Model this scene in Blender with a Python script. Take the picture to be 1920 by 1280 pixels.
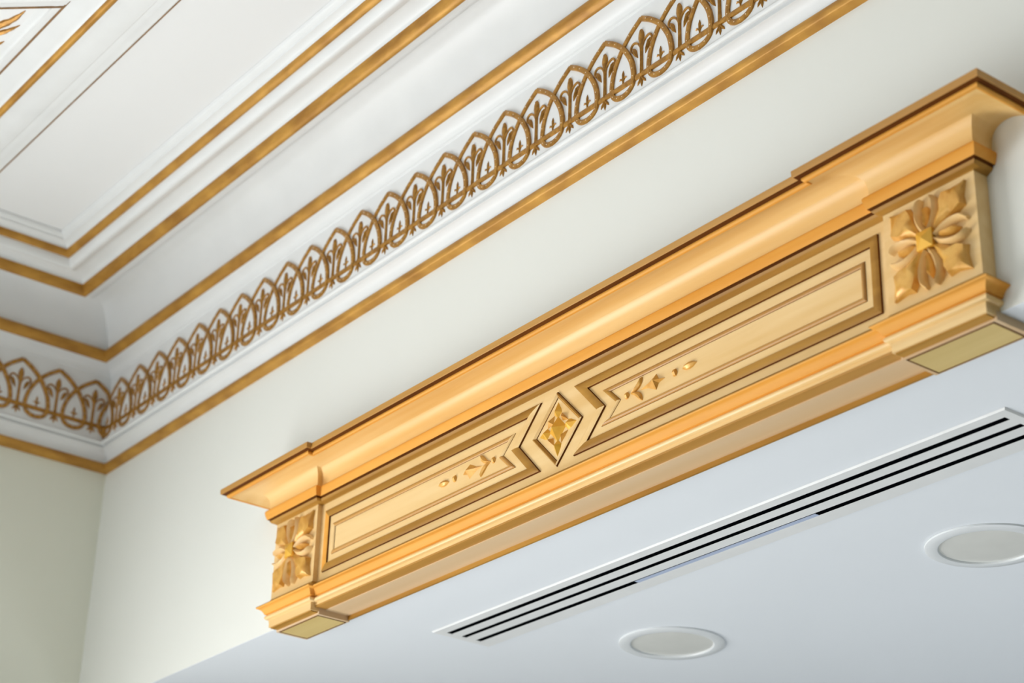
import bpy, math, random
from mathutils import Matrix, Vector

# ---------------------------------------------------------------- reset
for o in list(bpy.data.objects):
    bpy.data.objects.remove(o)
scene = bpy.context.scene
COL = scene.collection
random.seed(7)

# ---------------------------------------------------------------- camera
CAM = Vector((4.005, -1.8, 1.55))
cam_d = bpy.data.cameras.new('camera')
cam = bpy.data.objects.new('camera', cam_d)
COL.objects.link(cam)
ax = Vector((0.61025926, 0.7917573, 0.02653326))
ay = -Vector((-0.33525975, 0.28846273, -0.896878))
az = -Vector((-0.71776356, 0.53843257, 0.44148141))
cam.matrix_world = Matrix(((ax.x, ay.x, az.x, CAM.x), (ax.y, ay.y, az.y, CAM.y),
                           (ax.z, ay.z, az.z, CAM.z), (0, 0, 0, 1)))
cam_d.sensor_width = 36.0
cam_d.lens = 3600.5 / 1920 * 36.0
cam_d.clip_start = 0.05
cam_d.dof.use_dof = True
cam_d.dof.focus_distance = 3.1
cam_d.dof.aperture_fstop = 4.0
scene.camera = cam

# ---------------------------------------------------------------- light
scene.view_settings.view_transform = 'Standard'
scene.view_settings.look = 'None'
scene.view_settings.exposure = 0.0
scene.view_settings.gamma = 1.0
scene.view_settings.use_curve_mapping = False
world = bpy.data.worlds.new('world')
scene.world = world
world.use_nodes = True
bg = world.node_tree.nodes['Background']
bg.inputs[0].default_value = (0.86, 0.93, 1.0, 1)
bg.inputs[1].default_value = 0.62


def area(name, loc, target, sx, sy, power, col):
    d = bpy.data.lights.new(name, 'AREA')
    d.shape = 'RECTANGLE'
    d.size = sx
    d.size_y = sy
    d.energy = power
    d.color = col
    o = bpy.data.objects.new(name, d)
    COL.objects.link(o)
    o.location = loc
    o.rotation_euler = (Vector(target) - Vector(loc)).to_track_quat('-Z', 'Y').to_euler()
    return o


area('window_daylight', (0.03, -1.75, 1.4), (1.03, -1.75, 1.4), 1.7, 1.6, 105, (0.98, 0.987, 1.0))
area('front_fill', (1.1, -5.85, 1.6), (0.6, 0, 2.6), 2.2, 2.2, 32, (0.975, 0.987, 1.0))  # added soft fill from the open front side, no known window
area('far_room_fill', (2.1, 1.5, 0.7), (1.8, 0.2, 2.68), 1.2, 1.0, 13, (0.84, 0.92, 1.0))  # added low fill aimed up at the lower ceiling, no known source


# ---------------------------------------------------------------- materials
def lin(c):
    c = c / 255.0
    return c / 12.92 if c <= 0.04045 else ((c + 0.055) / 1.055) ** 2.4


def rgb(r, g, b):
    return (lin(r), lin(g), lin(b), 1.0)


def material(name, c1, c2, rough, metallic=0.0, scale=6.0, stretch=(1, 1, 1), bump=0.0, bump_scale=80.0,
             spec=0.5, detail=4.0):
    m = bpy.data.materials.new(name)
    m.use_nodes = True
    nt = m.node_tree
    b = nt.nodes['Principled BSDF']
    b.inputs['Roughness'].default_value = rough
    b.inputs['Metallic'].default_value = metallic
    b.inputs['Specular IOR Level'].default_value = spec
    tc = nt.nodes.new('ShaderNodeNewGeometry')
    mp = nt.nodes.new('ShaderNodeMapping')
    mp.inputs['Scale'].default_value = stretch
    nt.links.new(tc.outputs['Position'], mp.inputs['Vector'])
    nz = nt.nodes.new('ShaderNodeTexNoise')
    nz.inputs['Scale'].default_value = scale
    nz.inputs['Detail'].default_value = detail
    nt.links.new(mp.outputs[0], nz.inputs['Vector'])
    rp = nt.nodes.new('ShaderNodeValToRGB')
    rp.color_ramp.elements[0].position = 0.3
    rp.color_ramp.elements[1].position = 0.7
    rp.color_ramp.elements[0].color = c1
    rp.color_ramp.elements[1].color = c2
    nt.links.new(nz.outputs['Fac'], rp.inputs['Fac'])
    nt.links.new(rp.outputs['Color'], b.inputs['Base Color'])
    if bump > 0:
        n2 = nt.nodes.new('ShaderNodeTexNoise')
        n2.inputs['Scale'].default_value = bump_scale
        n2.inputs['Detail'].default_value = 3.0
        nt.links.new(mp.outputs[0], n2.inputs['Vector'])
        bp = nt.nodes.new('ShaderNodeBump')
        bp.inputs['Strength'].default_value = bump
        bp.inputs['Distance'].default_value = 0.002
        nt.links.new(n2.outputs['Fac'], bp.inputs['Height'])
        nt.links.new(bp.outputs[0], b.inputs['Normal'])
    return m


M_WALL = material('wall_paint', rgb(232, 233, 226), rgb(235, 236, 230), 0.6, scale=1.2, bump=0.03)
M_LWALL = material('left_wall_paint', rgb(230, 231, 215), rgb(234, 235, 220), 0.6, scale=1.2, bump=0.03)
M_OFF = material('unseen_wall_dark_green', rgb(92, 102, 90), rgb(98, 108, 96), 0.6, scale=1.2)  # dark tone chosen to cut bounced light from unseen walls
M_CEIL = material('ceiling_paint', rgb(236, 237, 237), rgb(239, 240, 240), 0.6, scale=1.5)
M_LCEIL = material('low_ceiling_paint', rgb(232, 236, 240), rgb(235, 239, 243), 0.55, scale=1.5)
M_PLAST = material('white_plaster', rgb(232, 234, 234), rgb(237, 239, 239), 0.45, scale=10)
M_GOLD = material('gilt_paint', rgb(164, 114, 40), rgb(204, 152, 64), 0.5, metallic=0.25, scale=45,
                  stretch=(0.35, 0.35, 1.2), bump=0.35, bump_scale=160)
M_GOLD2 = material('gilt_relief', rgb(146, 100, 32), rgb(190, 138, 54), 0.36, metallic=0.35, scale=120, bump=0.3,
                   bump_scale=300)
M_STUD = material('pale_stud_gilt', rgb(238, 216, 176), rgb(250, 234, 204), 0.3, scale=50)  # pale gold-white colour of the small studs
M_BROWNLINE = material('bronze_line', rgb(122, 90, 54), rgb(150, 112, 70), 0.5, scale=60)
GR = (0.06, 1.0, 1.0)
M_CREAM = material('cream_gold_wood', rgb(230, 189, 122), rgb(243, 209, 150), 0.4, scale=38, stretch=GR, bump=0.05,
                   bump_scale=150)
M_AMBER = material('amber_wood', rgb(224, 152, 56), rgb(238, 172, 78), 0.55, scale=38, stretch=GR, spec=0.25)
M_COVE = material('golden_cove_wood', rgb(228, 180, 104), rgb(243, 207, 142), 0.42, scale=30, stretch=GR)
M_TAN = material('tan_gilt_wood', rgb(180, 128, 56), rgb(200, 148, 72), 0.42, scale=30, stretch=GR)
M_OLIVE = material('shaded_edge_wood', rgb(152, 106, 38), rgb(184, 136, 58), 0.5, scale=40, stretch=GR, spec=0.25)
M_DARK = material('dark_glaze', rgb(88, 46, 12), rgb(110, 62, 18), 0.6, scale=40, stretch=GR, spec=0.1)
M_PINK = material('pale_soffit_wood', rgb(212, 176, 128), rgb(232, 206, 172), 0.45, scale=9, stretch=GR)
M_PLINTH = material('plinth_panel_wood', rgb(206, 178, 112), rgb(220, 194, 130), 0.45, scale=24, stretch=GR)
M_CARVE = material('carved_gilt', rgb(206, 146, 58), rgb(232, 180, 90), 0.34, metallic=0.15, scale=60)
M_BOSS = material('boss_gilt', rgb(226, 168, 52), rgb(238, 184, 70), 0.3, metallic=0.2, scale=60)
M_DIFF = material('white_aluminium', rgb(228, 229, 228), rgb(233, 234, 233), 0.4, scale=20)
M_BLACK = material('black_void', rgb(3, 5, 7), rgb(5, 7, 9), 0.8, scale=20, spec=0.0)
M_BLADE = material('pale_blue_blade', rgb(178, 190, 214), rgb(186, 198, 222), 0.35, scale=20)
M_RING = material('lamp_ring_white', rgb(226, 229, 230), rgb(230, 233, 234), 0.35, scale=20)
M_LENS = material('lamp_lens', rgb(222, 222, 216), rgb(226, 226, 220), 0.25, scale=20)
M_FLOOR = material('pale_floor', rgb(226, 225, 222), rgb(234, 233, 230), 0.4, scale=3)


# ---------------------------------------------------------------- helpers
def mesh(name, verts, faces, mat, smooth=None):
    me = bpy.data.meshes.new(name)
    me.from_pydata([tuple(v) for v in verts], [], [tuple(f) for f in faces])
    me.materials.append(mat)
    if smooth:
        me.shade_smooth()
        me.set_sharp_from_angle(angle=math.radians(smooth))
    me.update()
    return me


def obj(name, me, parent=None, loc=(0, 0, 0)):
    o = bpy.data.objects.new(name, me)
    COL.objects.link(o)
    o.location = loc
    if parent is not None:
        o.parent = parent
    return o


def tag(o, label=None, cat=None, group=None, kind=None):
    if label:
        o['label'] = label
    if cat:
        o['category'] = cat
    if group:
        o['group'] = group
    if kind:
        o['kind'] = kind
    return o


class MB:
    def __init__(s):
        s.v = []
        s.f = []

    def add(s, verts, faces):
        n = len(s.v)
        s.v += [tuple(p) for p in verts]
        s.f += [tuple(i + n for i in f) for f in faces]
        return s

    def box(s, x0, x1, y0, y1, z0, z1):
        return s.add([(x0, y0, z0), (x1, y0, z0), (x1, y1, z0), (x0, y1, z0),
                      (x0, y0, z1), (x1, y0, z1), (x1, y1, z1), (x0, y1, z1)],
                     [(0, 3, 2, 1), (4, 5, 6, 7), (0, 1, 5, 4), (1, 2, 6, 5), (2, 3, 7, 6), (3, 0, 4, 7)])

    def build(s, name, mat, parent=None, smooth=None, loc=(0, 0, 0)):
        return obj(name, mesh(name, s.v, s.f, mat, smooth), parent, loc)


def curve(pts, n=5):
    """Catmull-Rom through the points."""
    out = []
    P = [pts[0]] + list(pts) + [pts[-1]]
    for i in range(1, len(P) - 2):
        for k in range(n):
            t = k / n
            q = []
            for a, b, c, d in zip(P[i - 1], P[i], P[i + 1], P[i + 2]):
                q.append(0.5 * (2 * b + (c - a) * t + (2 * a - 5 * b + 4 * c - d) * t * t + (3 * b - a - 3 * c + d) * t ** 3))
            out.append(tuple(q))
    out.append(tuple(pts[-1]))
    return out


def strip_faces(nprof, nsec):
    f = []
    for i in range(nsec - 1):
        for j in range(nprof - 1):
            a = i * nprof + j
            f.append((a, a + 1, a + nprof + 1, a + nprof))
    return f


# ================================================================ SETTING
ZL = 2.6805      # low ceiling beyond the opening
ZC = 3.676       # main ceiling
XE = 5.8
wb = MB().box(-0.15, XE, 0, 0.10, ZL + 0.0005, 3.9).build('wall_back', M_WALL)
tag(wb, 'cream painted wall above the opening, carrying the carved wooden lintel', 'wall', kind='structure')
wl = MB().box(-0.15, 0, -6, 0, 0, 3.9)
wl = wl.build('wall_left', M_LWALL)
wz = MB().box(-0.15, 0, 0.1, 4.5, 0, ZL).build('unseen_wall_far_left', M_OFF)  # unseen stretch, darkened to cut bounce onto the low ceiling
tag(wz, 'unseen side wall beyond the opening, made muted green to cut bounced light', 'wall', kind='structure')
tag(wl, 'shaded grey-green side wall left of the corner', 'wall', kind='structure')
cl = MB().box(-0.15, XE, -6, -0.0, ZC, ZC + 0.1).build('ceiling', M_CEIL)
tag(cl, 'white upper ceiling inside the gilded cornice', 'ceiling', kind='structure')
# low ceiling with an opening for the air diffuser
DX0, DX1, DY0, DY1 = 1.063, 2.456, 0.233, 0.372
lc = MB()
hx0, hx1, hy0, hy1 = DX0 + 0.012, DX1 - 0.012, DY0 + 0.012, DY1 - 0.012
lc.box(-0.15, hx0, 0.0006, 4.5, ZL, ZL + 0.05)
lc.box(hx1, XE, 0.0006, 4.5, ZL, ZL + 0.05)
lc.box(hx0, hx1, 0.0006, hy0, ZL, ZL + 0.05)
lc.box(hx0, hx1, hy1, 4.5, ZL, ZL + 0.05)
lc = lc.build('ceiling', M_LCEIL)
tag(lc, 'flat bluish-white lower ceiling with air slots and round lamps', 'ceiling', kind='structure')
wr = MB().box(5.8, 5.95, -6, 4.5, 0, 3.9).build('added_wall_right', M_OFF)  # unseen wall added to block sky light from the right
wf = MB().box(2.7, 5.8, -6.1, -6, 0, 3.9).build('added_wall_front', M_OFF)  # unseen wall added to narrow the light from the front
tag(wf, 'unseen muted green wall added behind the viewer to limit light, beside the open front', 'wall', kind='structure')
wq = MB().box(-0.15, 5.8, 4.5, 4.6, 0, 3.0).build('added_wall_far', M_OFF)  # unseen wall added to cut sky light beyond the opening
tag(wq, 'unseen muted green end wall added beyond the opening to limit light', 'wall', kind='structure')
tag(wr, 'unseen muted green wall added opposite the shaded side wall to limit light', 'wall', kind='structure')
fl = MB().box(-0.15, XE, -6, 4.5, -0.1, 0).build('floor', M_FLOOR)
tag(fl, 'pale floor below the picture', 'floor', kind='structure')


# ---------------------------------------------------------------- cornice
def run_main(prof, x_end=XE):
    n = len(prof)
    v = [(d, -d, z) for d, z in prof] + [(x_end, -d, z) for d, z in prof]
    f = []
    for j in range(n - 1):
        f.append((j, j + 1, n + j + 1, n + j)[::-1])
    return v, f


def run_left(prof, y_end=-6.0):
    n = len(prof)
    v = [(d, -d, z) for d, z in prof] + [(d, y_end, z) for d, z in prof]
    f = []
    for j in range(n - 1):
        f.append((j, j + 1, n + j + 1, n + j))
    return v, f


P_BEAD = curve([(0.0, 3.2695), (0.009, 3.2725), (0.0135, 3.2745)], 3) + \
    curve([(0.0145, 3.2755), (0.0168, 3.281), (0.0155, 3.2885), (0.0115, 3.2925), (0.008, 3.293)], 4)
P_CAV = curve([(0.008, 3.293), (0.0085, 3.301), (0.014, 3.3125), (0.0235, 3.3195), (0.0305, 3.3215)], 5) + \
    [(0.0290, 3.3300), (0.0350, 3.3300)] + curve([(0.0358, 3.3258), (0.0390, 3.3275), (0.040, 3.332), (0.0375, 3.336)], 4) + [(0.033, 3.338)]
P_FRIEZE = [(0.033, 3.338), (0.033, 3.5015)]
P_UP = [(0.033, 3.5015), (0.0368, 3.5025)] + curve([(0.0375, 3.5065), (0.043, 3.514), (0.054, 3.520), (0.066, 3.5225)], 5)
P_G3 = curve([(0.0655, 3.5225), (0.071, 3.5245), (0.078, 3.5315), (0.0805, 3.541), (0.077, 3.549), (0.070, 3.552)], 4)
P_COVE = curve([(0.070, 3.552), (0.0745, 3.575), (0.084, 3.600), (0.098, 3.624), (0.116, 3.640), (0.136, 3.6455),
                (0.150, 3.646)], 5) + [(0.1515, 3.6405)] + \
    curve([(0.156, 3.636), (0.163, 3.628), (0.172, 3.6205), (0.182, 3.6185)], 4) + [(0.183, 3.614), (0.195, 3.611)]
P_G2 = curve([(0.195, 3.611), (0.1965, 3.606), (0.201, 3.6025), (0.208, 3.6055), (0.214, 3.614), (0.217, 3.624)], 4)
P_MID = curve([(0.217, 3.624), (0.219, 3.630), (0.228, 3.6345), (0.242, 3.637), (0.252, 3.6365)], 4) + \
    curve([(0.254, 3.632), (0.262, 3.626), (0.270, 3.622), (0.277, 3.6225), (0.283, 3.630), (0.287, 3.640)], 4)
P_G1 = curve([(0.287, 3.640), (0.290, 3.638), (0.2965, 3.641), (0.3005, 3.646), (0.302, 3.652)], 4)
P_IN = curve([(0.302, 3.652), (0.304, 3.657), (0.312, 3.6605), (0.320, 3.6615)], 4) + [(0.3215, 3.665)] + \
    curve([(0.325, 3.666), (0.331, 3.669), (0.334, 3.6755)], 4)
MEMBERS = [('frieze_band', P_FRIEZE, M_PLAST), ('gilt_wall_bead', P_BEAD, M_GOLD), ('lower_cavetto', P_CAV, M_PLAST),
           ('under_bead_cove', P_UP, M_PLAST), ('gilt_cove_bead', P_G3, M_GOLD), ('upper_cove', P_COVE, M_PLAST),
           ('gilt_outer_bead', P_G2, M_GOLD), ('ceiling_moulding', P_MID, M_PLAST), ('gilt_inner_bead', P_G1, M_GOLD),
           ('inner_moulding', P_IN, M_PLAST)]


def cornice(name, runner, label):
    root = None
    for nm, prof, mat in MEMBERS:
        v, f = runner(prof)
        if root is None:
            root = obj(name, None)
            tag(root, label, 'cornice', kind='structure')
        obj(nm, mesh(nm, v, f, mat, 40), root)
    return root


trim1 = cornice('trim_1', run_main, 'long white ceiling cornice with gilded arches above the carved lintel')
trim2 = cornice('trim_2', run_left, 'short white cornice with gilded arches on the shaded side wall')

# ---------------------------------------------------------------- arch ornaments
PITCH = 0.0949


def ribbon(path, w, h, taper=None, lift=None):
    """flat raised band along a 2-D path (u, v); height along local -Y (out of the wall)."""
    n = len(path)
    V = []
    for i, (u, v) in enumerate(path):
        a = path[max(i - 1, 0)]
        b = path[min(i + 1, n - 1)]
        t = Vector((b[0] - a[0], b[1] - a[1]))
        t.normalize()
        nn = Vector((-t.y, t.x))
        ww = w * (taper[i] if taper else 1.0) * 0.5
        l = lift[i] if lift else 0.0
        for s, hh in ((-1, -0.0008), (-0.86, h * 0.75), (-0.6, h * 0.8), (-0.35, h), (0.35, h), (0.6, h * 0.8), (0.86, h * 0.75), (1, -0.0008)):
            V.append((u + nn.x * ww * s, -(hh + (l if hh > 0 else 0)), v + nn.y * ww * s))
    F = [f for f in strip_faces(8, n)]
    F.append(tuple(range(8))[::-1])
    F.append(tuple(range((n - 1) * 8, n * 8)))
    return V, F


p = PITCH
half = [(0, 0), (0.16, -0.0095), (0.32, -0.0205), (0.5, -0.037), (0.62, -0.0525), (0.735, -0.073), (0.79, -0.092),
        (0.802, -0.108), (0.755, -0.1235), (0.64, -0.1315), (0.5, -0.134)]
first = curve([(u * p, v) for u, v in half], 3)
second = [(p - u, v) for u, v in first[::-1]]
strand = first + second[1:]
ns = len(strand)
lift = [0.0016 if 2 < i < ns * 0.38 else 0.0 for i in range(ns)]
V, F = ribbon(strand, 0.0104, 0.0036, lift=lift)
ME_STRAND = mesh('arch_strand', V, F, M_GOLD2, 35)
# horizontal rail
V, F = ribbon([(i * p / 4 - 0.02 * p, -0.1135) for i in range(5)], 0.0100, 0.0030)
V2 = [(x, y - 0.0006, z) for x, y, z in V]
ME_RAIL = mesh('rail', V2, F, M_GOLD2, 35)


def leaf(path, widths, h, rib=1.0):
    """relief leaf: path of (u,v), half widths, ridge height h."""
    n = len(path)
    V = []
    for i, (u, v) in enumerate(path):
        a = path[max(i - 1, 0)]
        b = path[min(i + 1, n - 1)]
        t = Vector((b[0] - a[0], b[1] - a[1]))
        t.normalize()
        nn = Vector((-t.y, t.x))
        w = widths[i]
        k = min(1.0, w / (max(widths) + 1e-9) * 1.4 + 0.15)
        for s, hh in ((-1, -0.0006), (-0.8, 0.55), (0, 1.0), (0.8, 0.55), (1, -0.0006)):
            y = -(hh * h * k if hh > 0 else hh)
            V.append((u + nn.x * w * s, y, v + nn.y * w * s))
    F = strip_faces(5, n)
    F.append(tuple(range(5))[::-1])
    F.append(tuple(range((n - 1) * 5, n * 5)))
    return V, F


V, F = leaf([(0, -0.113), (0, -0.09), (0, -0.066), (0, -0.056), (0, -0.048), (0, -0.040), (0, -0.032), (0, -0.026), (0, -0.0215)],
            [0.0042, 0.0036, 0.0036, 0.0042, 0.0052, 0.0076, 0.0066, 0.0042, 0.0006], 0.0052)
ME_FINIAL = mesh('finial', V, F, M_GOLD2, 50)


def scroll(sgn):
    mb = MB()
    pth = curve([(0.002, -0.060), (0.006, -0.051), (0.0125, -0.0445), (0.020, -0.0425), (0.0255, -0.047), (0.0262, -0.054),
                 (0.0225, -0.0592)], 3)
    pth = [(sgn * u, v) for u, v in pth]
    n = len(pth)
    mb.add(*ribbon(pth, 0.0040, 0.0030, taper=[0.6 + 0.5 * math.sin(math.pi * i / (n - 1)) for i in range(n)]))
    lf = [(sgn * u, v) for u, v in [(0.0225, -0.0505), (0.0185, -0.0555), (0.0165, -0.062), (0.0135, -0.0685), (0.0095, -0.0755)]]
    mb.add(*leaf(lf, [0.0010, 0.0034, 0.0050, 0.0032, 0.0003], 0.0046))
    return mesh('scroll', mb.v, mb.f, M_GOLD2, 45)


ME_SCR = {1: scroll(1), -1: scroll(-1)}
mb = MB()
h2 = p / 2
mb.add(*leaf([(h2, -0.110), (h2, -0.103), (h2, -0.096), (h2, -0.089), (h2, -0.0815)], [0.0016, 0.0016, 0.0026, 0.0030, 0.0003], 0.003))
for s in (-1, 1):
    mb.add(*leaf([(h2, -0.1035), (h2 + s * 0.003, -0.0985), (h2 + s * 0.0065, -0.0965), (h2 + s * 0.0095, -0.0985)],
                 [0.0012, 0.0020, 0.0020, 0.0003], 0.0026))
ME_SPRIG = mesh('sprig', mb.v, mb.f, M_GOLD2, 45)
mb = MB()
for s in (-1, 0, 1):
    mb.add(*leaf([(0, -0.116), (s * 0.0035, -0.1225), (s * 0.0075, -0.127 - (0.004 if s == 0 else 0)),
                  (s * 0.0105, -0.131 - (0.006 if s == 0 else 0))], [0.0016, 0.0028, 0.0026, 0.0003], 0.003))
ME_TASSEL = mesh('tassel', mb.v, mb.f, M_GOLD2, 45)
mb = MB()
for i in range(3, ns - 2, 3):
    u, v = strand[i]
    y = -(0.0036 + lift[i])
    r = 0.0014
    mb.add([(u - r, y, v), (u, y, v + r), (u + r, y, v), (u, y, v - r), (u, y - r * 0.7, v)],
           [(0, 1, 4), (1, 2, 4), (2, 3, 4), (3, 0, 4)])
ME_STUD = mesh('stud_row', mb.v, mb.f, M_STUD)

ZTIP = 3.4815


def ornament(parent, loc, rotz):
    o = obj('arch_ornament', ME_STRAND, parent, loc)
    o.rotation_euler = (0, 0, rotz)
    obj('rail', ME_RAIL, o)
    obj('finial', ME_FINIAL, o)
    obj('scroll', ME_SCR[1], o)
    obj('scroll', ME_SCR[-1], o)
    obj('sprig', ME_SPRIG, o)
    obj('tassel', ME_TASSEL, o)
    obj('stud_row', ME_STUD, o)
    return o


X0 = 0.0904
for k in range(-1, 28):
    ornament(trim1, (X0 + k * PITCH, -0.033, ZTIP), 0)
# left wall: local x runs along +Y there, outward is +X  -> rotate +90 deg
for k in range(0, 5):
    ornament(trim2, (0.033, -0.069 - k * 0.0955, ZTIP + 0.002), math.radians(90))
# corner drop where both rows meet
mb = MB()
for s in (0, 1):
    mb.add(*leaf([(0, 0.0), (0, -0.008), (0, -0.018), (0, -0.028), (0, -0.036)], [0.001, 0.006, 0.0085, 0.006, 0.0006], 0.006))
    break
cd = mb.build('corner_drop', M_GOLD2, trim1, 45, (0.036, -0.036, 3.377))
cd.rotation_euler = (0, 0, math.radians(45))

# ---------------------------------------------------------------- ceiling frame (trim_3) and corner panel (trim_4)
trim3 = tag(obj('trim_3', None), 'raised white ceiling frame with a gold bead near the top left', 'moulding', kind='structure')
D0 = 0.551
XC = 0.46


def run_frame(prof):
    n = len(prof)
    v = [(XC + d - D0, -6.0, z) for d, z in prof] + [(XC + d - D0, -d, z) for d, z in prof] + [(XE, -d, z) for d, z in prof]
    f = []
    for k in range(2):
        for j in range(n - 1):
            a = k * n + j
            f.append((a, a + n, a + n + 1, a + 1))
    return v, f


F_LINE = [(0.5505, 3.6762), (0.5505, 3.6735), (0.5535, 3.672), (0.5545, 3.672)]
F_W1 = [(0.5545, 3.672), (0.558, 3.6685)] + curve([(0.566, 3.668), (0.576, 3.6665)], 3) + [(0.577, 3.6635), (0.590, 3.6625)] + \
    curve([(0.592, 3.660), (0.604, 3.6565), (0.622, 3.6535), (0.642, 3.653), (0.654, 3.651)], 4)
F_G = curve([(0.654, 3.651), (0.6575, 3.647), (0.6625, 3.6465), (0.667, 3.6495), (0.6685, 3.654)], 4)
F_W2 = [(0.6685, 3.654), (0.673, 3.658)] + curve([(0.680, 3.659), (0.695, 3.663), (0.712, 3.667)], 4)
F_L2 = [(0.712, 3.667), (0.7125, 3.6655), (0.7155, 3.6655), (0.7160, 3.668)]
F_W3 = [(0.7160, 3.668), (0.724, 3.6665), (0.729, 3.6665)] + curve([(0.730, 3.669), (0.735, 3.6725), (0.743, 3.6742)], 4) + [(0.747, 3.6762)]
for nm, prof, mat in (('bronze_line', F_LINE, M_BROWNLINE), ('outer_moulding', F_W1, M_PLAST), ('gilt_bead', F_G, M_GOLD),
                      ('inner_moulding', F_W2, M_PLAST), ('bronze_line', F_L2, M_BROWNLINE), ('edge_moulding', F_W3, M_PLAST)):
    v, f = run_frame(prof)
    obj(nm, mesh(nm, v, f, mat, 40), trim3)

trim4 = tag(obj('trim_4', None), 'triangular ceiling panel with gilded palm leaves at the top left', 'panel', kind='structure')
A = Vector((1.136, -0.7155))
DIR = Vector((-0.083, -0.0925)).normalized()
NRM = Vector((-DIR.y, DIR.x))
if NRM.x < 0:
    NRM = -NRM


def diag(prof, ext=0.0):
    n = len(prof)
    v = []
    for L in (-0.004, 1.4):
        for a, z in prof:
            # keep the start on the frame line
            q = A + NRM * a
            if L < 0:
                t = (-0.7160 - q.y) / DIR.y
                q = q + DIR * t
            else:
                q = q + DIR * L
            v.append((q.x, q.y, z))
    f = [(j, j + n, j + n + 1, j + 1) for j in range(n - 1)]
    return v, f


for nm, prof, mat in (('bronze_line', [(-0.0015, 3.676), (-0.0015, 3.6645), (0.0015, 3.6645), (0.0018, 3.667)], M_BROWNLINE),
                      ('diagonal_moulding', [(0.0018, 3.667), (0.006, 3.6665), (0.010, 3.663), (0.024, 3.661), (0.030, 3.656), (0.050, 3.654),
                                             (0.06, 3.660), (0.09, 3.664), (0.10, 3.676)], M_PLAST)):
    v, f = diag(prof)
    obj(nm, mesh(nm, v, f, mat, 40), trim4)


def ceiling_leaf(pts, widths):
    pth = curve(pts, 4)
    n = len(pth)
    ws = []
    for i in range(n):
        t = i / (n - 1) * (len(widths) - 1)
        j = min(int(t), len(widths) - 2)
        w = widths[j] + (widths[j + 1] - widths[j]) * (t - j)
        ws.append(w * (1 + 0.16 * math.sin(i * 2.1)))
    V, F = leaf(pth, ws, 0.006)
    # map local (u, out, v) -> ceiling (x, z down, y)
    V = [(u, v, 3.6755 + y) for u, y, v in V]
    return mesh('palm_leaf', V, [f[::-1] for f in F], M_GOLD2, 40)


for pts, w in (([(0.890, -0.812), (0.945, -0.797), (0.990, -0.779), (1.028, -0.766), (1.066, -0.7605)], [0.009, 0.010, 0.009, 0.006, 0.0005]),
               ([(0.895, -0.800), (0.935, -0.786), (0.968, -0.768), (0.992, -0.757), (1.016, -0.7485)], [0.006, 0.007, 0.006, 0.0035, 0.0004]),
               ([(0.890, -0.785), (0.912, -0.765), (0.930, -0.755), (0.947, -0.7495)], [0.005, 0.005, 0.003, 0.0004]),
               ([(0.885, -0.825), (0.940, -0.820), (0.985, -0.810), (1.010, -0.795)], [0.008, 0.009, 0.007, 0.0005]),
               ([(0.880, -0.838), (0.915, -0.850), (0.940, -0.868), (0.955, -0.89)], [0.008, 0.009, 0.007, 0.0005]),
               ([(0.872, -0.842), (0.880, -0.870), (0.880, -0.90), (0.872, -0.93)], [0.008, 0.009, 0.007, 0.0005]),
               ([(0.872, -0.80), (0.876, -0.78), (0.874, -0.765), (0.868, -0.752)], [0.006, 0.006, 0.004, 0.0005])):
    obj('palm_leaf', ceiling_leaf(pts, w), trim4)

# ================================================================ CARVED LINTEL
lintel = obj('carved_lintel', None, None, (1.765, 0, 2.668))
tag(lintel, 'carved cream and gold wooden lintel with rosette end blocks over the opening', 'lintel', kind='thing')
LM = Matrix.Translation((-1.765, 0, -2.668))


def part(name, me, parent=None):
    o = obj(name, me, parent if parent is not None else lintel)
    if parent is None:
        o.matrix_parent_inverse = LM
    return o


XL0, XL1, XR0, XR1 = 0.890, 1.040, 2.481, 2.640
DB, DM = 0.027, 0.017


def plan(m, dpt=None):
    return [(XL0 - m, 0.0), (XL0 - m, -DB - m), (XL1 + m, -DB - m), (XL1 + m, -DM - m),
            (XR0 - m, -DM - m), (XR0 - m, -DB - m), (XR1 + m, -DB - m), (XR1 + m, 0.0)]


def lintel_member(name, prof, mat, smooth=40):
    n = len(prof)
    V = []
    for k in range(8):
        for m, z in prof:
            x, y = plan(m)[k]
            V.append((x, y, z))
    F = [(a, b, c, d) for a, b, c, d in strip_faces(n, 8)]
    F = [f[::-1] for f in F]
    return part(name, mesh(name, V, F, mat, smooth))


# --- body: frieze board and end blocks
mb = MB().box(XL1, XR0, -DM, 0, 2.682, 2.93)
part('frieze_board', mesh('frieze_board', mb.v, mb.f, M_CREAM))
blocks = []
for x0, x1 in ((XL0, XL1), (XR0, XR1)):
    mb = MB().box(x0, x1, -DB, 0, 2.6805, 2.93)
    mb.box(x0, x1, -DB, -0.0005, 2.6725, 2.6805)
    blocks.append(part('end_block', mesh('end_block', mb.v, mb.f, M_CREAM)))
# --- crowning cornice
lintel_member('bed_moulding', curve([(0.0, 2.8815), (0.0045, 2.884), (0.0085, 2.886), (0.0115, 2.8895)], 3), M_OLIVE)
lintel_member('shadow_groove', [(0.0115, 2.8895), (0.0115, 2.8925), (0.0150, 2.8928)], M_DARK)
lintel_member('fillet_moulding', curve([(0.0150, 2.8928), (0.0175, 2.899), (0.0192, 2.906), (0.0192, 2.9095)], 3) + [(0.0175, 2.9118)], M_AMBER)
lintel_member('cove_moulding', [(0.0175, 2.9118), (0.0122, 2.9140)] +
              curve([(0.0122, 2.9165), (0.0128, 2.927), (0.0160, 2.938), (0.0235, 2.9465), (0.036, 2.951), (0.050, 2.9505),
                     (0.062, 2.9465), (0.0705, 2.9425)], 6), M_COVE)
lintel_member('bead_moulding', [(0.0705, 2.9425)] + curve([(0.0720, 2.9410), (0.0748, 2.9415), (0.0768, 2.9445), (0.0765, 2.9475)], 4), M_AMBER)
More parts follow.
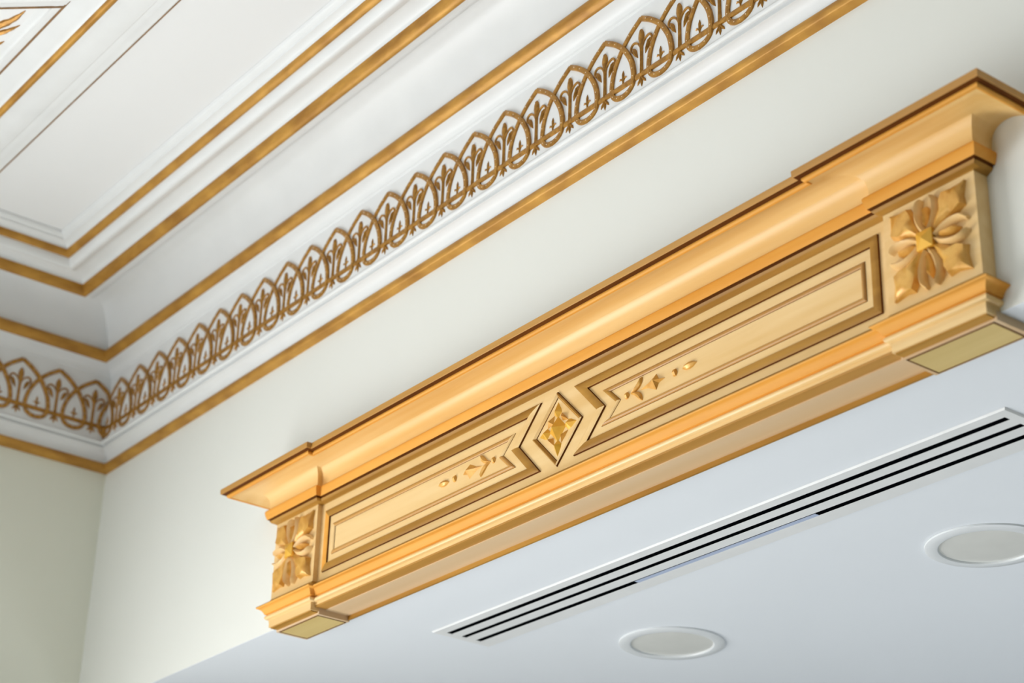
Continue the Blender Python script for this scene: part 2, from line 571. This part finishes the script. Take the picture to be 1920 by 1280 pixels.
lintel_member('drip_groove', [(0.0765, 2.9475), (0.0785, 2.9478), (0.0845, 2.9488)], M_DARK)
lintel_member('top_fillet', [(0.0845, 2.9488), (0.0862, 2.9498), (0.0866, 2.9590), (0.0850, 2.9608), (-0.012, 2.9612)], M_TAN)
# --- base moulding
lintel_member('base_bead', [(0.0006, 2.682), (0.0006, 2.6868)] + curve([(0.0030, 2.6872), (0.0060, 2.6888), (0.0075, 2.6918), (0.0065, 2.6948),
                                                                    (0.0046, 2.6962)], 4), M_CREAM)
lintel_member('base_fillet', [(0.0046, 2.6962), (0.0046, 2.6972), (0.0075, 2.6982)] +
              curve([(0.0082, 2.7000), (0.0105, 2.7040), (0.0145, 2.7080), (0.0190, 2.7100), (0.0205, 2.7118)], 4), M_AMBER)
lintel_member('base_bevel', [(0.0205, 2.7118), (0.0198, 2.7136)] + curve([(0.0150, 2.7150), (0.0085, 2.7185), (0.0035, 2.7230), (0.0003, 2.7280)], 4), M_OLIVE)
# --- underside between the blocks
mb = MB().box(XL1, XR0, -DM, 0.006, 2.6790, 2.6820)
part('soffit_strip', mesh('soffit_strip', mb.v, mb.f, M_TAN))
mb = MB().box(XL1, XR0, 0.0062, 0.056, 2.6775, 2.6803)
part('soffit_board', mesh('soffit_board', mb.v, mb.f, M_PINK))
mb = MB().box(XL1, XR0, 0.0560, 0.0600, 2.6695, 2.6803)
part('back_batten', mesh('back_batten', mb.v, mb.f, M_OLIVE))
for (x0, x1), blk in zip(((XL0, XL1), (XR0, XR1)), blocks):
    mb = MB().box(x0 + 0.003, x1 - 0.003, -DB + 0.003, -0.0085, 2.6705, 2.6725)
    obj('plinth_recess', mesh('plinth_recess', mb.v, mb.f, M_OLIVE), blk)
    mb = MB().box(x0 - 0.0008, x1 + 0.0008, -0.0085, 0.0600, 2.6672, 2.6803)
    obj('plinth_board', mesh('plinth_board', mb.v, mb.f, M_PINK), blk)
    a, b, c, d, e = x0 + 0.006, x1 - 0.006, -0.0065, 0.0575, 0.0022
    mb = MB()
    mb.box(a, b, c, c + e, 2.6664, 2.6674)
    mb.box(a, b, d - e, d, 2.6664, 2.6674)
    mb.box(a, a + e, c, d, 2.6664, 2.6674)
    mb.box(b - e, b, c, d, 2.6664, 2.6674)
    obj('plinth_fillet', mesh('plinth_fillet', mb.v, mb.f, M_DARK), blk)
    mb = MB().box(a + e, b - e, c + e, d - e, 2.6668, 2.6676)
    obj('plinth_panel', mesh('plinth_panel', mb.v, mb.f, M_PLINTH), blk)

# --- frieze panels with chevron ends
XCN = 1.760
ZM = 2.8035


def offset_poly(P, w):
    """inset a closed CCW polygon by w."""
    n = len(P)
    out = []
    for i in range(n):
        a = Vector(P[i - 1])
        b = Vector(P[i])
        c = Vector(P[(i + 1) % n])
        d1 = (b - a).normalized()
        d2 = (c - b).normalized()
        n1 = Vector((-d1.y, d1.x))
        n2 = Vector((-d2.y, d2.x))
        k = 1 + n1.dot(n2)
        q = b + (n1 + n2) * (w / k)
        out.append((q.x, q.y))
    return out


def moulding_loop(name, P, prof, mats, y0):
    """one mitred strip per polygon side; prof = [(inset, height)]; returns list of strips"""
    rings = [offset_poly(P, w) for w, h in prof]
    n = len(P)
    for i in range(n):
        j = (i + 1) % n
        V = []
        for r, (w, h) in zip(rings, prof):
            V.append((r[i][0], y0 - h, r[i][1]))
        for r, (w, h) in zip(rings, prof):
            V.append((r[j][0], y0 - h, r[j][1]))
        m = len(prof)
        F = [(k, m + k, m + k + 1, k + 1) for k in range(m - 1)]
        me = mesh(name, V, F, mats[i], 35)
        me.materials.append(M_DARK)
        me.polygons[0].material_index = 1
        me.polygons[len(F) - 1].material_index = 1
        part(name, me)


OUT = [(0.0, -0.0004), (0.0008, 0.0032), (0.0028, 0.0042), (0.0078, 0.0046), (0.0128, 0.0042), (0.0150, 0.0032), (0.0158, -0.0004)]
INN = [(0.0, -0.0004), (0.0004, 0.0008), (0.0022, 0.0026), (0.0043, 0.0031), (0.0066, 0.0025), (0.0082, 0.0008), (0.0086, -0.0004)]


def panel_polys(side):
    # outer polygon, CCW seen from the room (x right, z up)
    def mir(L):
        if side > 0:
            return L
        return [(2 * XCN - x, z) for x, z in L][::-1]
    xr = 2.463
    o = [(XCN + 0.042, ZM - 0.0615), (xr, ZM - 0.0615), (xr, ZM + 0.0615), (XCN + 0.042, ZM + 0.0615), (XCN + 0.100, ZM)]
    xi = 2.4355
    i = [(XCN + 0.1100, ZM - 0.0325), (xi, ZM - 0.0325), (xi, ZM + 0.0300), (XCN + 0.1125, ZM + 0.0300), (XCN + 0.1450, ZM - 0.001)]
    return mir(o), mir(i)


for side in (1, -1):
    po, pi = panel_polys(side)
    # side order right panel: bottom, right, top, upper leg, lower leg
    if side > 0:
        mo = [M_OLIVE, M_OLIVE, M_OLIVE, M_OLIVE, M_CREAM]  # lighter strip paints in a lit edge, olive ones the darker edges
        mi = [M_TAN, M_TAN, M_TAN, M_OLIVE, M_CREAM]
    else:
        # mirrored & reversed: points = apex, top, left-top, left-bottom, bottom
        mo = [M_CREAM, M_OLIVE, M_AMBER, M_OLIVE, M_OLIVE]  # cream and amber strips put the lit edges into the colour
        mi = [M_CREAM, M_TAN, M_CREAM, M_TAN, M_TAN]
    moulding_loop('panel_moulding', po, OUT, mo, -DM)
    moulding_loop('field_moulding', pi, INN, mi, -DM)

# --- centre diamond
dw, dh = 0.0650, 0.0665
rh = [(XCN - dw, ZM), (XCN, ZM - dh), (XCN + dw, ZM), (XCN, ZM + dh)]
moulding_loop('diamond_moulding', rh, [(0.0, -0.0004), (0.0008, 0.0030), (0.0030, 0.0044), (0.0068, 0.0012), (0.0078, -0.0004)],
              [M_OLIVE, M_CREAM, M_OLIVE, M_CREAM], -DM)  # alternating tones put lit and shaded edges into the colour


def carve(name, V, F, mat, cx, cz, y0, rot=0.0, smooth=None, parent=None, sx=1.0):
    c, s = math.cos(rot), math.sin(rot)
    W = [(cx + sx * (u * c - v * s), y0 + y, cz + u * s + v * c) for u, y, v in V]
    if sx < 0:
        F = [f[::-1] for f in F]
    return part(name, mesh(name, W, F, mat, smooth), parent)


def pyramid(poly, apex, h, base=0.0006):
    V = [(u, base, v) for u, v in poly] + [(apex[0], -h, apex[1])]
    n = len(poly)
    return V, [(i, (i + 1) % n, n) for i in range(n)]


# pyramid in the diamond
V, F = pyramid([(-0.022, 0), (0, -0.024), (0.022, 0), (0, 0.024)], (0, 0), 0.014)
carve('diamond_boss', V, F, M_BOSS, XCN, ZM, -DM)


def petal_v(L, W, h):
    return leaf([(0.0, 0.0), (L * 0.25, 0), (L * 0.55, 0), (L * 0.8, 0), (L, 0)], [W * 0.15, W * 0.7, W, W * 0.6, W * 0.05], h)


for ang, L in ((0, 0.026), (90, 0.026), (180, 0.026), (270, 0.026)):
    a = math.radians(ang)
    V, F = pyramid([(0.0, 0.0), (0.010, -0.0105), (0.017, -0.0085), (L + 0.006, 0.0), (0.017, 0.0085), (0.010, 0.0105)], (0.012, 0.0), 0.008)
    r0 = 0.017
    carve('diamond_petal', V, F, M_BOSS, XCN + r0 * math.cos(a), ZM + r0 * 1.05 * math.sin(a), -DM, a)
for ang in (45, 135, 225, 315):
    a = math.radians(ang)
    V, F = pyramid([(0.0, 0.0), (0.0095, -0.0135), (0.0105, 0.0), (0.0095, 0.0135)], (0.0075, 0), 0.008)
    r0 = 0.016
    carve('diamond_star', V, F, M_CARVE, XCN + r0 * math.cos(a), ZM + r0 * math.sin(a), -DM, a)

# --- sprays on the panel fields (mirrored about the diamond)
for side in (1, -1):
    def C(u):
        return XCN + side * u
    # bud
    V, F = leaf([(-0.006, 0), (-0.003, 0), (0.001, 0), (0.005, 0)], [0.0006, 0.0058, 0.0058, 0.0006], 0.005)
    carve('spray_bud', V, F, M_CARVE, C(0.1735), ZM, -DM, 0, 40, sx=side)
    for s in (1, -1):
        pth = curve([(0.0, 0.0), (0.011, s * 0.0035), (0.020, s * 0.010), (0.0265, s * 0.0195)], 3)
        n = len(pth)
        ws = [0.0008 + 0.0042 * math.sin(math.pi * min(1, i / (n - 1)) ** 1.4) for i in range(n)]
        V, F = leaf(pth, ws, 0.005)
        carve('spray_leaf', V, F, M_CARVE, C(0.182), ZM, -DM, 0, 40, sx=side)
    star = [(-0.041, -0.001), (-0.020, -0.0045), (0.0, -0.0145), (0.006, -0.004), (0.0215, 0.0), (0.006, 0.004), (0.0, 0.0145), (-0.020, 0.0045)]
    V, F = pyramid(star, (0.001, 0.0), 0.0095)
    carve('spray_star', V, F, M_CARVE, C(0.241), ZM, -DM, 0, None, sx=side)
    V, F = leaf([(-0.005, 0), (-0.0025, 0), (0.0025, 0), (0.005, 0)], [0.0006, 0.0062, 0.0062, 0.0006], 0.005)
    carve('spray_bead', V, F, M_CARVE, C(0.284), ZM, -DM, 0, 40, sx=side)
    V, F = leaf([(-0.015, -0.0005), (-0.009, 0.0), (-0.001, 0.0005), (0.007, 0.0008), (0.0155, 0.001)], [0.0004, 0.0045, 0.0062, 0.005, 0.0004], 0.0055)
    carve('spray_seed', V, F, M_CARVE, C(0.317), ZM, -DM, 0, 40, sx=side)


# --- rosettes on the end blocks
def corner_leaf():
    mb = MB()
    # broad blade with a three-pointed end, modelled as a faceted relief
    V = []
    outline = [(0.016, 0.005), (0.030, 0.0085), (0.044, 0.0125), (0.054, 0.0205), (0.066, 0.0245), (0.0745, 0.0125), (0.0935, 0.0)]
    n = len(outline)
    for s in (1, -1):
        for u, w in outline:
            V.append((u, 0.0006, s * w))
    mid = [(0.016, -0.010), (0.030, -0.0125), (0.044, -0.0150), (0.055, -0.0095), (0.066, -0.0125), (0.076, -0.012), (0.0935, -0.004)]
    for u, y in mid:
        V.append((u, y, 0.0))
    sh = [(0.017, -0.006), (0.030, -0.0085), (0.044, -0.0085), (0.053, -0.0105), (0.064, -0.0105), (0.0735, -0.0085), (0.0925, -0.002)]
    for s in (1, -1):
        for (u, y), (_, w) in zip(sh, outline):
            V.append((u, y, s * w * 0.82))
    F = []
    for j in range(n - 1):
        L, Rr, Mi, SL, SR = 0, n, 2 * n, 3 * n, 4 * n
        F += [(L + j, SL + j, SL + j + 1, L + j + 1)[::-1], (SL + j, Mi + j, Mi + j + 1, SL + j + 1)[::-1],
              (Mi + j, SR + j, SR + j + 1, Mi + j + 1)[::-1], (SR + j, Rr + j, Rr + j + 1, SR + j + 1)[::-1]]
    return V, F


def axis_petal(s):
    """one curling lobe of an axial petal"""
    pth = curve([(0.014, s * 0.003), (0.026, s * 0.0105), (0.042, s * 0.0150), (0.057, s * 0.0140), (0.0665, s * 0.0080)], 3)
    n = len(pth)
    ws = [0.0024 + 0.0042 * math.sin(math.pi * min(1.0, 0.15 + 0.85 * i / (n - 1))) for i in range(n)]
    return leaf(pth, ws, 0.013)


def axis_seed():
    return leaf([(0.017, 0), (0.026, 0), (0.036, 0), (0.046, 0), (0.054, 0)], [0.0010, 0.0055, 0.0070, 0.0055, 0.0004], 0.014)


for blk, cx in zip(blocks, ((XL0 + XL1) / 2, (XR0 + XR1) / 2)):
    cz = 2.8065
    for k in range(4):
        a = math.radians(45 + 90 * k)
        V, F = corner_leaf()
        carve('corner_leaf', V, F, M_CARVE, cx, cz, -DB, a, 50, blk)
    for k in range(4):
        a = math.radians(90 * k)
        for s in (1, -1):
            V, F = axis_petal(s)
            carve('petal', V, F, M_CREAM, cx, cz, -DB, a, 50, blk)
        V, F = axis_seed()
        carve('petal_seed', V, F, M_CARVE, cx, cz, -DB, a, 50, blk)
    mb = MB()
    q = 0.0135
    mb.v = [(-q, 0, -q), (q, 0, -q), (q, 0, q), (-q, 0, q), (-q, -0.014, -q), (q, -0.014, -q), (q, -0.014, q), (-q, -0.014, q), (0, -0.0205, 0)]
    mb.f = [(0, 1, 5, 4), (1, 2, 6, 5), (2, 3, 7, 6), (3, 0, 4, 7), (4, 5, 8), (5, 6, 8), (6, 7, 8), (7, 4, 8)]
    carve('boss', mb.v, mb.f, M_BOSS, cx, cz, -DB, 0, None, blk)

# ================================================================ AIR DIFFUSER
diff = obj('air_diffuser', None, None, ((DX0 + DX1) / 2, (DY0 + DY1) / 2, ZL))
tag(diff, 'long white three-slot air diffuser set in the lower ceiling', 'air vent')
DMX = Matrix.Translation((-(DX0 + DX1) / 2, -(DY0 + DY1) / 2, -ZL))


def dpart(name, mbx, mat, smooth=None):
    o = obj(name, mesh(name, mbx.v, mbx.f, mat, smooth), diff)
    o.matrix_parent_inverse = DMX
    return o


SL = [(0.2555, 0.2690), (0.2900, 0.3025), (0.3250, 0.3385)]
SX0, SX1 = 1.083, 2.437
zb, zt = ZL - 0.0032, ZL + 0.001
# flange with bevelled rim
mb = MB()
b = 0.0028
O = [(DX0, DY0), (DX1, DY0), (DX1, DY1), (DX0, DY1)]
I = [(DX0 + b, DY0 + b), (DX1 - b, DY0 + b), (DX1 - b, DY1 - b), (DX0 + b, DY1 - b)]
J = [(SX0, SL[0][0]), (SX1, SL[0][0]), (SX1, SL[2][1]), (SX0, SL[2][1])]
V = [(x, y, ZL - 0.0003) for x, y in O] + [(x, y, zb) for x, y in I] + [(x, y, zb) for x, y in J] + [(x, y, ZL + 0.012) for x, y in J]
F = []
for r in range(3):
    for k in range(4):
        a, c = r * 4 + k, r * 4 + (k + 1) % 4
        F.append((a, a + 4, c + 4, c))
mb.add(V, F)
dpart('flange', mb, M_DIFF)
for (y0, y1) in ((SL[0][1], SL[1][0]), (SL[1][1], SL[2][0])):
    dpart('slot_bar', MB().box(SX0, SX1, y0, y1, zb, ZL + 0.012), M_DIFF)
dpart('plenum', MB().box(SX0 + 0.0005, SX1 - 0.0005, SL[0][0] + 0.0005, SL[2][1] - 0.0005, ZL + 0.0125, ZL + 0.045), M_BLACK)
mb = MB()
for y0, y1 in SL:
    mb.box(SX0 + 0.001, SX1 - 0.001, y0 + 0.0002, y1 - 0.0002, zb + 0.0008, ZL + 0.012)
dpart('slot_void', mb, M_BLACK)
dpart('slot_blade', MB().box(1.551, 1.9935, 0.3285, 0.3382, zb + 0.0002, ZL + 0.0008), M_BLADE)

# ================================================================ DOWNLIGHTS
def downlight(cx, cy, label):
    root = obj('downlight', None, None, (cx, cy, ZL))
    tag(root, label, 'downlight', 'round lamps in the lower ceiling')
    N = 72
    prof = [(0.1035, -0.0002), (0.1030, -0.0030), (0.1005, -0.0042), (0.0835, -0.0052), (0.0815, -0.0048), (0.0800, -0.0030), (0.0795, -0.0012)]
    V = []
    for i in range(N):
        a = 2 * math.pi * i / N
        for r, z in prof:
            V.append((r * math.cos(a), r * math.sin(a), z))
    m = len(prof)
    F = []
    for i in range(N):
        for j in range(m - 1):
            a, c = i * m + j, ((i + 1) % N) * m + j
            F.append((a, a + 1, c + 1, c))
    obj('ring', mesh('ring', V, F, M_RING, 30), root)
    V = [(0.0797 * math.cos(2 * math.pi * i / N), 0.0797 * math.sin(2 * math.pi * i / N), -0.0016) for i in range(N)]
    V += [(0.06 * math.cos(2 * math.pi * i / N), 0.06 * math.sin(2 * math.pi * i / N), -0.0026) for i in range(N)] + [(0, 0, -0.003)]
    F = []
    for i in range(N):
        k = (i + 1) % N
        F.append((i, N + i, N + k, k))
        F.append((N + i, 2 * N, N + k))
    obj('lens', mesh('lens', V, F, M_LENS, 30), root)
    return root


downlight(1.3215, 0.623, 'round white unlit ceiling lamp seen whole, below the air diffuser')
downlight(2.076, 0.650, 'round white unlit ceiling lamp cut off by the right edge of the picture')
